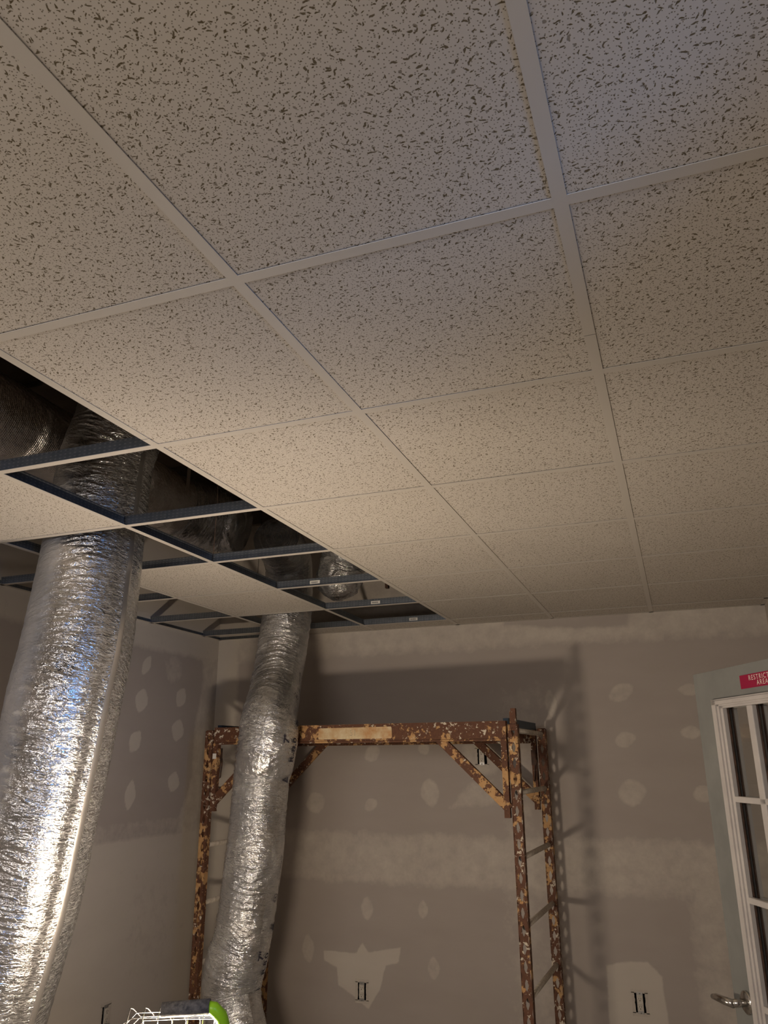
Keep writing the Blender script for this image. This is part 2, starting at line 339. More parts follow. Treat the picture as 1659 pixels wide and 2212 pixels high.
# (joists under the roof deck)
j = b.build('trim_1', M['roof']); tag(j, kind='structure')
b = MB()   # jamb of the doorway
b.box((XR - .012, .94, 0), (XR + .13, .98, 2.09)).box((XR - .012, 1.90, 0), (XR + .13, 1.94, 2.09)).box((XR - .012, .94, 2.05), (XR + .13, 1.94, 2.09))
tag(b.build('trim_2', M['doorpaint']), kind='structure')
b = MB().box((1.75, .45, 0), (1.85, 4.5, 2.6)).box((XR + .13, .35, 0), (1.85, .45, 2.6)).box((XR + .1, .35, 2.6), (1.85, 4.5, 2.66))
o = b.build('hall_light_block', M['wall']); tag(o, kind='structure')  # unseen boxing, added to keep the blue lamp out of the doorway
w1 = MB()
for a in ((-.30, -.25, 1.40, 2.50), (.20, .25, 1.40, 2.50), (-.25, .20, 1.40, 1.45), (-.25, .20, 2.45, 2.50)): w1.box((XR - .01, a[0], a[2]), (XR + .10, a[1], a[3]))
w1 = w1.build('added_window_1', M['vinyl']); tag(w1, kind='structure')  # unseen window, added as an opening for the blue lamp
MB().box((XR + .05, -.25, 1.45), (XR + .054, .20, 2.45)).build('glass_pane', M['glass'], w1)
# ------------------------------------------------------------------ ceiling grid
ceil = empty('ceiling', (0, 0, H)); tag(ceil, kind='structure')
xl = {-5: XL, -4: -4 * TU + .004, -3: (-3 + .0125) * TU, -2: (-2 - .0152) * TU, -1: (-1 + .0046) * TU, 0: -.0105 * TU, 1: XR}
ROW0, ROWN = -3, 7
yr = {r: r * TU for r in range(ROW0, ROWN + 1)}; yr[ROW0 - 1] = YF; yr[ROWN + 1] = YW
FW = .012; FT = .0012; ZB = -.003   # flange half width, thickness, and drop under the tile
def tee(name, a, b, axis, web=True):
    (x0, y0), (x1, y1) = a, b; L = math.hypot(x1 - x0, y1 - y0); fl = MB(); wb_ = MB()
    o = (x0, y0, 0)
    if axis == 'x':
        fl.box((0, -FW, ZB), (L, FW, ZB + FT)); wb_.box((0, -.0006, ZB + FT), (L, .0006, .036)); wb_.box((0, -.003, .032), (L, .003, .038))
        wb_.box((0, -FW + .0004, ZB + FT), (L, FW - .0004, ZB + FT + .0005))
    else:
        fl.box((-FW, 0, ZB), (FW, L, ZB + FT)); wb_.box((-.0006, 0, ZB + FT), (.0006, L, .036)); wb_.box((-.003, 0, .032), (.003, L, .038))
        wb_.box((-FW + .0004, 0, ZB + FT), (FW - .0004, L, ZB + FT + .0005))
    e = fl.build(name, M['tee'], ceil, o); w = wb_.build('tee_web', M['galv'], e); return e
def splice(y): return (0, 0)
# main tees along Y on lines 0, -2, -4 (joints where the photo shows them)
for i, cuts in ((0, (1.045,)), (-2, (1.165,))):
    ys = [YF] + list(cuts) + [YW]
    for k in range(len(ys) - 1):
        tee('main_tee', (xl[i], ys[k] + (.0012 if k else 0)), (xl[i], ys[k + 1] - (.0012 if k < len(ys) - 2 else 0)), 'y')
tee('main_tee', (xl[-4], YF), (xl[-4], YW), 'y')
# cross tees along X between the mains, short tees on lines -1 and -3
for r in range(ROW0, ROWN + 1):
    for a, c in ((-5, -4), (-4, -2), (-2, 0), (0, 1)):
        tee('cross_tee', (xl[a] + (.0 if a == -5 else FW), yr[r]), (xl[c] - (0 if c == 1 else FW), yr[r]), 'x')
for i in (-1, -3):
    for r in range(ROW0 - 1, ROWN + 1): tee('short_cross_tee', (xl[i], yr[r] + FW), (xl[i], yr[r + 1] - FW), 'y')
# wall angle
for nm, a, c in (('b', (XL, YW - .0225), (XR, YW)), ('l', (XL, YF), (XL + .0225, YW)), ('r', (XR - .0225, YF), (XR, YW)), ('f', (XL, YF), (XR, YF + .0225))):
    b = MB().box((a[0], a[1], ZB), (c[0], c[1], ZB + FT))
    e = b.build('wall_angle', M['tee'], ceil)
    b = MB()
    if nm == 'b': b.box((XL, YW - .0012, ZB + FT), (XR, YW, .022))
    if nm == 'l': b.box((XL, YF, ZB + FT), (XL + .0012, YW, .022))
    if nm == 'r': b.box((XR - .0012, YF, ZB + FT), (XR, YW, .022))
    if nm == 'f': b.box((XL, YF, ZB + FT), (XR, YF + .0012, .022))
    b.build('angle_leg', M['galv'], e)  # dark steel on the leg paints in the shade above the flange
# tiles
tmesh = None
openA = {(-3, r) for r in range(1, 7)} | {(-4, 1), (-4, 3), (-4, 6)} | {(-5, r) for r in range(1, 8)}
for i in range(-5, 1):
    for r in range(ROW0 - 1, ROWN + 1):
        if (i, r) in openA: continue
        x0, x1, y0, y1 = xl[i] + .004, xl[i + 1] - .004, yr[r] + .004, yr[r + 1] - .004
        cx, cy = (x0 + x1) / 2, (y0 + y1) / 2
        b = MB().box((x0 - cx, y0 - cy, 0), (x1 - cx, y1 - cy, .015))
        o = b.build('ceiling_tile', M['tile'], ceil, (cx, cy, ZB + FT + .0008 + random.random() * .0006))
# hanger wires
for x, y, dx in ((xl[-2], 2.45, .02), (xl[-3], 4 * TU, -.03), (xl[-2], .3, .04), (xl[-4], 3.9, .02)):
    MB().tube([(x, y, .03), (x + .003, y, .3), (x + dx, y, ZT - H)], .0016, 6).build('hanger_wire', M['darksteel'], ceil)
# printed paper labels on the webs
for x, y in ((-1.60, 5 * TU), (-1.50, 6 * TU), (-1.47, 7 * TU), (-2.07, 2 * TU), (-1.66, 3 * TU)):
    b = MB().box((x - .028, y - .0022, .008), (x + .028, y - .0008, .026)).build('tee_label', M['paper'] if y > 2 else M['galv'], ceil)
    if y > 2:
        q = MB()
        for k in range(9): q.box((x - .02 + k * .0042, y - .0027, .012), (x - .018 + k * .0042, y - .0022, .021))
        q.build('label_print', M['ink'], b)
# ------------------------------------------------------------------ foil ducts
def catmull(P, step):
    P = [np.array(p, float) for p in P]; out = []
    Q = [2 * P[0] - P[1]] + P + [2 * P[-1] - P[-2]]
    for i in range(1, len(Q) - 2):
        n = max(2, int(np.linalg.norm(Q[i + 1] - Q[i]) / step)); t = np.linspace(0, 1, n, endpoint=False)[:, None]
        a, b, c, d = Q[i - 1], Q[i], Q[i + 1], Q[i + 2]
        out.append(.5 * ((2 * b) + (-a + c) * t + (2 * a - 5 * b + 4 * c - d) * t ** 2 + (-a + 3 * b - 3 * c + d) * t ** 3))
    out.append(P[-1][None]); return np.vstack(out)
def vnoise(u, v, seed, pu=None):
    r = np.random.default_rng(seed).random((256, 256)); iu, iv = np.floor(u).astype(int), np.floor(v).astype(int); fu, fv = u - iu, v - iv
    fu = fu * fu * (3 - 2 * fu); fv = fv * fv * (3 - 2 * fv)
    w = (lambda k: k % pu) if pu else (lambda k: k % 256)
    g = lambda a, b: r[w(a) % 256, b % 256]
    return (g(iu, iv) * (1 - fu) + g(iu + 1, iv) * fu) * (1 - fv) + (g(iu, iv + 1) * (1 - fu) + g(iu + 1, iv + 1) * fu) * fv
def ridge(n): return 1 - np.abs(2 * n - 1)
E1 = np.array([.35, -.937, 0.]); E2 = np.array([.937, .35, 0.])
class Duct:
    def __init__(s, path, R, step=.005, n=220, amp=.006, seed=1, fine=1.0, capend=False, base=None, along=26, flat=None, fold=1.0):
        """path: centre points; R: radius or list of radii at the points"""
        P = catmull([tuple(p) + ((R if np.isscalar(R) else R[i]),) for i, p in enumerate(path)], step); s.rad = P[:, 3]; s.P = P[:, :3]
        d = np.gradient(s.P, axis=0); s.D = d / np.linalg.norm(d, axis=1)[:, None]
        a = np.array(base if base is not None else E1, float); A = np.empty_like(s.P); 
        for i in range(len(s.P)):
            a = a - s.D[i] * (a @ s.D[i]); a = a / np.linalg.norm(a); A[i] = a
        s.A = A; s.B = np.cross(A, s.D); 
        s.S = np.concatenate([[0], np.cumsum(np.linalg.norm(np.diff(s.P, axis=0), axis=1))]); s.n = n
        th = np.arange(n) / n * 2 * np.pi; TH, SS = np.meshgrid(th, s.S); k = TH / (2 * np.pi)
        wob = vnoise(k * 4, SS * 3, seed, 4) - .5
        w2 = (vnoise(k * 10, SS * 12, seed + 7, 10) - .5)
        cr = ridge(vnoise(k * 6 + w2 * .0, SS * along + w2 * 2.2, seed + 1, 6)) ** 3
        cr2 = ridge(vnoise(k * 12, SS * along * 2.1 + w2 * 2, seed + 2, 12)) ** 2
        cr3 = ridge(vnoise(k * 34, SS * along * 1.5 + wob * 3, seed + 3, 34)) ** 2
        msk = sst(vnoise(k * 5, SS * 4, seed + 4, 5), .2, .7)
        disp = wob * .022 * fold + amp * (cr * 1.2 * (.35 + .65 * msk) + cr2 * .55 + cr3 * .35 * fine)
        s.disp = disp - amp * .8; s.TH = TH; s.SS = SS
        s.rr = s.rad[:, None] + s.disp
    def pt(s, S, th, off=0.):
        i = int(np.clip(np.searchsorted(s.S, S), 1, len(s.S) - 1)); t = (S - s.S[i - 1]) / max(1e-9, s.S[i] - s.S[i - 1])
        k = th / (2 * np.pi) % 1 * s.n; k0 = int(k) % s.n; fr = k - int(k); k1 = (k0 + 1) % s.n
        r = (s.rr[i - 1, k0] * (1 - fr) + s.rr[i - 1, k1] * fr) * (1 - t) + (s.rr[i, k0] * (1 - fr) + s.rr[i, k1] * fr) * t + off
        c = s.P[i - 1] * (1 - t) + s.P[i] * t; a = s.A[i - 1] * (1 - t) + s.A[i] * t; b = s.B[i - 1] * (1 - t) + s.B[i] * t
        return c + (a * math.cos(th) + b * math.sin(th)) * r
    def build(s, name, material, parent=None, cap=(False, False)):
        n = s.n; m_ = len(s.S)
        V = (s.P[:, None, :] + (s.A[:, None, :] * np.cos(s.TH)[..., None] + s.B[:, None, :] * np.sin(s.TH)[..., None]) * s.rr[..., None]).reshape(-1, 3)
        i = np.arange(m_ - 1)[:, None] * n; k = np.arange(n)[None]; k1 = (k + 1) % n
        F = np.stack([i + k, i + n + k, i + n + k1, i + k1], -1).reshape(-1, 4)
        me = bpy.data.meshes.new(name); nv = len(V); ex = 0; faces = F.tolist(); V = V.tolist()
        if cap[0]: V.append(s.P[0].tolist()); faces += [(nv, q, (q + 1) % n) for q in range(n)]; ex += 1
        if cap[1]: V.append((s.P[-1]).tolist()); e = nv + ex; faces += [(e, (m_ - 1) * n + (q + 1) % n, (m_ - 1) * n + q) for q in range(n)]
        me.from_pydata(V, [], faces); me.materials.append(material)
        uv = me.uv_layers.new(name='UVMap'); lv = np.empty(len(me.loops), int); me.loops.foreach_get('vertex_index', lv)
        R0 = float(np.mean(s.rad)); kk = (lv % n) / n; jj = np.minimum(lv // n, m_ - 1)
        # unwrap the seam column
        F_ = len(F); lp = np.zeros(len(lv)); pos = np.arange(len(lv)) % 4; fi = np.arange(len(lv)) // 4
        wrap = (np.arange(len(lv)) < F_ * 4) & (kk == 0) & ((pos == 2) | (pos == 3)); kk = kk + wrap
        U = np.stack([kk * 2 * math.pi * R0, s.S[jj]], 1).astype('f'); uv.data.foreach_set('uv', U.ravel())
        me.polygons.foreach_set('use_smooth', [True] * len(me.polygons)); me.update()
        o = bpy.data.objects.new(name, me); C.objects.link(o)
        if parent: o.parent = parent
        return o
    def wrap_text(s, name, string, size, S, th, parent, up=True, bold=True):
        vs, fs = text_mesh(string, size, bold); s.wrap(name, vs, fs, S, th, parent, up)
    def wrap(s, name, vs, fs, S, th, parent, up=True, material=None):
        i = int(np.searchsorted(s.S, S)); R = s.rad[min(i, len(s.rad) - 1)]; b = MB()
        # the path runs downwards: reading direction climbs the tube, letter tops face left
        pts = [s.pt(S - v[0], th - v[1] / R, .0055) for v in vs]
        b.add([tuple(p) for p in pts], fs); return b.build(name, material or M['ink'], parent)
# wide duct, front left
p1 = [(-2.12, 2.12, 3.50), (-2.14, 2.11, 3.2), (-2.185, 2.10, 2.998), (-2.191, 2.09, 2.677), (-2.164, 2.05, 2.459), (-2.121, 1.98, 2.15), (-2.119, 1.95, 1.979), (-2.136, 1.95, 1.808), (-2.157, 1.95, 1.643), (-2.181, 1.95, 1.484), (-2.212, 1.96, 1.325), (-2.252, 1.97, 1.17), (-2.30, 1.98, 1.01), (-2.352, 2.0, .85), (-2.44, 2.02, .55), (-2.48, 2.0, .3), (-2.48, 1.95, .06)]
R1 = [.19, .195, .20, .204, .206, .210, .210, .207, .206, .206, .210, .212, .211, .208, .21, .21, .20]
d1 = Duct(p1, R1, .0042, 280, .0078, 11, fold=.25, along=36, base=(.674, -.739, 0))
dl = (d1.TH - np.radians(-24) + np.pi) % (2 * np.pi) - np.pi
d1.rr = d1.rad[:, None] + d1.disp * (.20 + .95 * np.exp(-(dl / .42) ** 4))
# seam lap running down its right flank
ths = np.radians(45); dth = (d1.TH - ths + np.pi) % (2 * np.pi) - np.pi
d1.rr = d1.rr + .007 * np.exp(-(dth / .08) ** 2) - .004 * np.exp(-((dth + .2) / .09) ** 2)
k = np.argmin(np.abs(d1.P[:, 2] - 2.52)); 
duct1 = empty('insulated_flex_duct', (-2.5, 2.0, 0)); 
def place(o, root): o.matrix_parent_inverse = Matrix.Translation(-Vector(root.location)); return o
place(d1.build('foil_jacket', M['foil_scrim'], duct1, (True, True)), duct1)
sv = MB()
sS = np.arange(.45, d1.S[-1] - .2, .02)
for side in (0,):
    vs = []
    for S_ in sS: vs += [d1.pt(S_, ths - .07, .001), d1.pt(S_, ths + .0, .0035), d1.pt(S_, ths + .05, .001)]
    fs = []
    for q in range(len(sS) - 1):
        for w in (0, 1): fs.append((q * 3 + w, (q + 1) * 3 + w, (q + 1) * 3 + w + 1, q * 3 + w + 1))
    sv.add(vs, fs, True)
place(tag(sv.build('seam_tape', M['tape'], duct1), 'hazy tape strip along the seam'), duct1)
tag(duct1, 'widest silver foil flexible duct hanging at the left edge with a blue sheen', 'duct')
# narrower duct
p2 = [(-2.10, 3.53, 3.03), (-2.15, 3.78, 2.96), (-2.175, 3.86, 2.82), (-2.178, 3.86, 2.699), (-2.174, 3.84, 2.591), (-2.175, 3.80, 2.397), (-2.150, 3.70, 2.208), (-2.102, 3.58, 2.073), (-2.055, 3.450, 1.965), (-2.047, 3.42, 1.836), (-2.058, 3.415, 1.740), (-2.077, 3.43, 1.657), (-2.086, 3.43, 1.458), (-2.093, 3.42, 1.268), (-2.113, 3.42, 1.082), (-2.138, 3.42, .9), (-2.168, 3.42, .776), (-2.187, 3.42, .692), (-2.187, 3.42, .61), (-2.139, 3.40, .495), (-2.05, 3.36, .32), (-1.90, 3.26, .20), (-1.72, 3.15, .16)]
R2 = [.145, .15, .152, .155, .155, .153, .148, .150, .153, .158, .154, .153, .149, .152, .148, .147, .153, .151, .145, .138, .135, .13, .12]
d2 = Duct(p2, R2, .0040, 240, .0056, 31, along=38, fold=.25, base=(.487, -.873, 0))
quiet = 1 - .85 * np.exp(-(((d2.TH - math.radians(26) + np.pi) % (2 * np.pi) - np.pi) / .55) ** 2)
d2.rr = d2.rad[:, None] + d2.disp * quiet
# the doubled-over cuff where two lengths of jacket meet
zc = d2.P[:, 2][:, None]; d2.rr = d2.rr + .010 * sst(zc, 1.96, 1.93) * sst(zc, 1.62, 1.70) * np.clip(np.cos(d2.TH - 1.2), 0, 1)
duct2 = empty('narrow_flex_duct', (-2.1, 3.4, 0)); place(d2.build('foil_jacket', M['foil'], duct2, (True, True)), duct2)
tag(duct2, 'narrower silver foil duct hanging in front of the scaffold, printed R-8.0', 'duct')
def S_at(d, z): return float(d.S[np.argmin(np.abs(d.P[:, 2] - z) + (d.S < .5) * 9)])
def deg(x): return math.radians(x)
for z, a, b_ in ((1.80, 24, 2), (.80, 28, 10)):
    place(d2.wrap('printed_text', *text_mesh('R-8.0', .047, True), S_at(d2, z), deg(a), duct2), duct2)
    place(d2.wrap('printed_text', *text_mesh('7"', .048, True), S_at(d2, z + .04), deg(b_), duct2), duct2)
def ringf(r0, r1, n=28):
    vs = [(r * math.cos(2 * math.pi * k / n), r * math.sin(2 * math.pi * k / n), 0) for r in (r0, r1) for k in range(n)]
    return vs, [(k, (k + 1) % n, n + (k + 1) % n, n + k) for k in range(n)]
def star(n, r0, r1):
    vs = [((r1 if k % 2 else r0) * math.cos(math.pi * k / n), (r1 if k % 2 else r0) * math.sin(math.pi * k / n), 0) for k in range(2 * n)]
    return vs, [tuple(range(2 * n))]
for z, a in ((2.03, 20), (1.08, 26)):
    v, f = ringf(.017, .020); place(d2.wrap('printed_mark', v, f, S_at(d2, z), deg(a), duct2), duct2)
    place(d2.wrap('printed_text', *text_mesh('UL', .022, True), S_at(d2, z), deg(a), duct2), duct2)
    place(d2.wrap('printed_text', *text_mesh('LISTED', .011, True), S_at(d2, z + .05), deg(a + 6), duct2), duct2)
for z, a in ((1.92, 32), (.95, 35)):
    v, f = star(7, .024, .012); place(d2.wrap('printed_mark', v, f, S_at(d2, z), deg(a), duct2), duct2)
for z, a in ((1.655, 20), (.64, 26)):
    # open triangular emblem with a loop in it
    o = [(-.026, -.022), (.030, -.006), (-.004, .034)]; i_ = [(-.012, -.010), (.015, -.002), (-.002, .017)]
    place(d2.wrap('printed_mark', [(x, y, 0) for x, y in o + i_], [(0, 1, 4, 3), (1, 2, 5, 4), (2, 0, 3, 5)], S_at(d2, z), deg(a), duct2), duct2)
    v, f = ringf(.003, .007, 14); place(d2.wrap('printed_mark', v, f, S_at(d2, z), deg(a), duct2), duct2)
# box of small print running beside the marks
for z0, a in ((2.16, 26), (1.42, 33), (1.22, 31)):
    vs, fs = [], []
    for row in range(2):
        x = -.055
        while x < .055:
            w = random.choice((.004, .007, .010)); o = len(vs); y = row * .009
            vs += [(x, y, 0), (x + w, y, 0), (x + w, y + .0035, 0), (x, y + .0035, 0)]; fs.append((o, o + 1, o + 2, o + 3)); x += w + .003
    place(tag(d2.wrap('small_print', vs, fs, S_at(d2, z0), deg(a), duct2), kind='stuff'), duct2)
# long wrapped trunk above the grid
d3 = Duct([(-2.55, -1.9, 3.155), (-2.55, .2, 3.155), (-2.55, 1.6, 3.155), (-2.55, 2.6, 3.155), (-2.53, 3.2, 3.155)], .176, .012, 150, .003, 51, base=(0, 0, -1), along=6, fold=.6)
trunk = empty('wrapped_trunk_duct', (-2.45, 1, 2.9)); place(d3.build('bubble_wrap_jacket', M['bubble'], trunk, (True, True)), trunk)
d3b = Duct([(-2.53, 3.08, 3.155), (-2.51, 3.25, 3.15), (-2.42, 3.42, 3.13), (-2.30, 3.45, 3.10)], [.19, .19, .18, .17], .005, 200, .008, 55, base=(0, 0, -1), along=30)
place(tag(d3b.build('foil_collar', M['foil'], trunk, (True, True)), 'crumpled foil end collar'), trunk)
d3c = Duct([(-2.66, 1.10, 3.02), (-2.62, 1.22, 2.94), (-2.56, 1.36, 2.91), (-2.50, 1.52, 2.95)], [.10, .15, .15, .09], .005, 200, .015, 57, base=(0, 0, -1), along=30, fold=1.5)
place(tag(d3c.build('foil_branch', M['foil'], trunk, (True, True)), 'crumpled foil branch take-off'), trunk)
b = MB()
for y in (1.35, 2.95):
    vs = []
    for q in range(41):
        a = math.pi * 2 * q / 40; vs += [(-2.55 + .183 * math.cos(a), y, 3.155 + .183 * math.sin(a)), (-2.55 + .183 * math.cos(a), y + .03, 3.155 + .183 * math.sin(a))]
    b.add(vs, [(2 * q, 2 * q + 2, 2 * q + 3, 2 * q + 1) for q in range(40)])
    b.box((-2.735, y, 3.155), (-2.733, y + .03, ZT - .02)).box((-2.367, y, 3.155), (-2.365, y + .03, ZT - .02))
    place(b.build('hanging_strap', M['tape'], trunk), trunk); b = MB()
tag(trunk, 'long bubble foil wrapped trunk duct lying above the open ceiling grid', 'duct')
# short looped end hanging behind the narrow duct
d4 = Duct([(-1.38, 3.10, 3.28), (-1.46, 3.35, 3.24), (-1.60, 3.60, 3.12), (-1.73, 3.74, 2.95), (-1.785, 3.76, 2.80), (-1.793, 3.76, 2.71), (-1.796, 3.76, 2.66)], [.13, .13, .135, .138, .138, .108, .03], .004, 200, .007, 71, base=(0, 0, -1), along=20)
end = empty('capped_flex_duct', (-1.75, 3.8, 2.8)); place(d4.build('foil_jacket', M['foil'], end, (True, True)), end)
tag(end, 'shiny foil duct with a rounded end, seen through the open grid near the back wall', 'duct')
place(MB().box((-1.62, 4.14, 2.8), (-1.60, 4.17, ZT - .05)).build('hanging_strap', M['darksteel'], end), end)
# ------------------------------------------------------------------ scaffold
th = -.0365; FR = Vector((-.724, 3.613, 0)); SL = 1.851; SWd = .72
sc = empty('rolling_scaffold', tuple(FR), th)    # local x to the right, y to the rear; right front post at the origin
tag(sc, 'rusty steel ladder scaffold with peeling yellow paint standing before the back wall', 'scaffold')
PITCH = .303 / 4; PW = .048; PD = .038
SLOT = []
for q in range(16):
    a = 2 * math.pi * q / 16; x, z = math.cos(a), math.sin(a)
    SLOT.append((x * (.0098 if abs(z) < .5 else .0062), z * (.011 if abs(z) < .5 else .0245)))
def post(x, y, ztop, faces_rot=0, z0=.13):
    b = MB(); n = int((ztop - z0) / PITCH); za = ztop - n * PITCH
    T = Matrix.Translation((x, y, 0))
    for yy, flip in ((-PD / 2, 1),):
        for wall_ in (0, 1):
            yo = yy + (.0022 * flip if wall_ else 0)
            for k in range(n):
                zc = za + (k + .5) * PITCH; hx, hz_ = PW / 2, PITCH / 2
                vs = [(sx, yo, zc + sz) for sx, sz in SLOT]
                for sx, sz in SLOT:
                    a = math.atan2(sz * .5, sx * 1.6); cx, cz = math.cos(a), math.sin(a); k_ = 1 / max(abs(cx), abs(cz)); vs.append((cx * k_ * hx, yo, zc + cz * k_ * hz_))
                f = [(q, (q + 1) % 16, 16 + (q + 1) % 16, 16 + q) for q in range(16)]
                b.add([T @ Vector(v) for v in vs], f)
                # corners
                for s1 in (-1, 1):
                    for s2 in (-1, 1):
                        c = (s1 * hx, yo, zc + s2 * hz_); near = sorted(range(16), key=lambda q: (vs[16 + q][0] - c[0]) ** 2 + (vs[16 + q][2] - c[2]) ** 2)[:2]
                        b.add([T @ Vector(c), T @ Vector(vs[16 + near[0]]), T @ Vector(vs[16 + near[1]])], [(0, 1, 2)])
            if wall_ == 0:
                rim = [(sx, yy, sz) for sx, sz in SLOT]
                for k in range(n):
                    zc = za + (k + .5) * PITCH
                    vs = [T @ Vector((sx, yy, zc + sz)) for sx, sz in SLOT] + [T @ Vector((sx, yy + .0022 * flip, zc + sz)) for sx, sz in SLOT]
                    b.add(vs, [(q, (q + 1) % 16, 16 + (q + 1) % 16, 16 + q) for q in range(16)])
    for sx in (-1, 1):
        b.box((x + sx * PW / 2 - .0011, y - PD / 2, za), (x + sx * PW / 2 + .0011, y + PD / 2, ztop))
    for sx in (-1, 1): b.box((x + sx * (PW / 2 - .004) - .004, y + PD / 2 - .002, z0), (x + sx * (PW / 2 - .004) + .004, y + PD / 2, ztop))
    b.box((x - PW / 2, y - PD / 2, z0), (x + PW / 2, y + PD / 2, za))
    return b
ZTOP = 1.905
posts = {'FR': (0, 0), 'RR': (0, SWd), 'FL': (-SL, 0), 'RL': (-SL, SWd)}
for k, (x, y) in posts.items():
    p = post(x, y, ZTOP).build('post', M['rust'], sc)
    if k == 'FR':
        b = MB().box((x - .014, y - .014, ZTOP - .03), (x + .017, y + .014, 1.968)); b.box((x - .008, y - .014, 1.968), (x + .017, y + .014, 1.985)); b.build('coupling_pin', M['rust'], sc)
    else: MB().box((x - .02, y - .016, ZTOP), (x + .02, y + .016, ZTOP + .004)).build('post_cap', M['rust'], sc)
    # socket sleeve of the side panel sliding on the post
for x in (0, -SL):
    for k in range(6): MB().tube([(x, .019, 1.876 - .303 * k), (x, SWd - .019, 1.876 - .303 * k)], .0135, 14).build('rung', M['rung'], sc)
    MB().box((x - .016, .019, .16), (x + .016, SWd - .019, .20)).build('bottom_rail', M['rust'], sc)
BZ0, BZ1 = 1.827, 1.922
def panel(y, inner, nm, m_):
    s = 1 if y < .3 else -1; yf = y
    x0, x1 = -SL + .036, -.036
    root = MB().box((x0, yf - .016, BZ0), (x1, yf + .016, BZ1), None, .002)
    root.box((x0, yf - .022, BZ0 - .002), (x1, yf + .018, BZ0 + .006)).box((x0, yf - .019, BZ1 - .004), (x1, yf + .018, BZ1 + .001))
    beam = root.build('side_beam', m_, sc)
    for xs, d in ((x0, 1), (x1, -1)):
        a = sorted((xs, xs + d * .030)); MB().box((a[0], yf - .018, 1.50), (a[1], yf + .016, BZ0)).build('panel_upright', m_, sc)
        # diagonal brace
        xa, xb = xs + d * .006, xs + d * .36; L = math.hypot(xb - xa, .335); ang = math.atan2(.335, (xb - xa))
        T = Matrix.Translation((xa, yf, 1.50)) @ Matrix.Rotation(-ang, 4, 'Y')
        MB().box((-.005, -.013, -.024), (L + .01, .013, .024), T, .003).build('diagonal_brace', m_, sc)
        MB().box((a[0], yf - .014, 1.455), (a[1] , yf + .012, 1.50)).build('brace_foot', m_, sc)
        # spring latch
    return beam
bm_ = panel(0, 1, 'front', M['rust']); panel(SWd, 1, 'rear', M['rust'])
st = MB()
vs = [(-1.115 + x, -.0185, 1.845 + z) for x, z in ((0, .004), (.004, 0), (.442, 0), (.448, .006), (.446, .056), (.442, .062), (.006, .060), (0, .054))]
st.add(vs, [tuple(range(8))]); st = st.build('faded_sticker', M['sticker'], sc)
# the few strokes still legible on it
q = MB(); V, F = text_mesh('51', .045)
q.add([(v.x - .90, -.0192, 1.875 + v.y) for v in V], F); tag(q.build('worn_lettering', grime('faint_ink', (.34, .27, .17), (.60, .5, .33), 60), st), 'faint worn characters')
for x, y, z in ((-SL + .052, .03, 1.73), (-.052, SWd - .03, 1.71)):
    b = MB().box((x - .012, y - .008, z - .01), (x + .014, y + .008, z + .075))
    b.tube([(x + .012, y, z + .03), (x + .020, y, z + .0), (x + .012, y, z - .09), (x - .002, y, z - .10), (x + .004, y, z - .03), (x + .012, y, z + .03)], .0045, 8)
    b.build('spring_latch', M['darksteel'], sc)
MB().box((-SL + .036, -.0205, 1.745), (-SL + .060, -.018, 1.775)).build('paint_splash', M['paper'], sc)
for x, y in posts.values():
    cst = MB().tube([(x - .016, y, .055), (x + .016, y, .055)], .055, 20).build('caster_wheel', M['black'], sc)
    MB().box((x - .024, y - .02, .05), (x - .019, y + .02, .13)).box((x + .019, y - .02, .05), (x + .024, y + .02, .13)).box((x - .024, y - .02, .115), (x + .024, y + .02, .13)).build('caster_fork', M['darksteel'], cst)
dk = empty('scaffold_platform', tuple(FR), th)
tag(dk, 'dark edged plywood platform lying across the top of the rusty scaffold', 'platform')
MB().box((-SL + .06, .035, 1.905), (-.06, SWd - .035, 1.923)).build('plywood_board', M['ply'], dk)
for x in (-.058, -SL + .03): MB().box((x, .024, 1.900), (x + .028, SWd - .02, 1.938)).build('steel_edge', M['deckedge'], dk)
for x in (-1.4, -.95, -.45): MB().box((x - .02, .03, 1.88), (x + .02, SWd - .03, 1.905)).build('cross_bearer', M['darksteel'], dk)
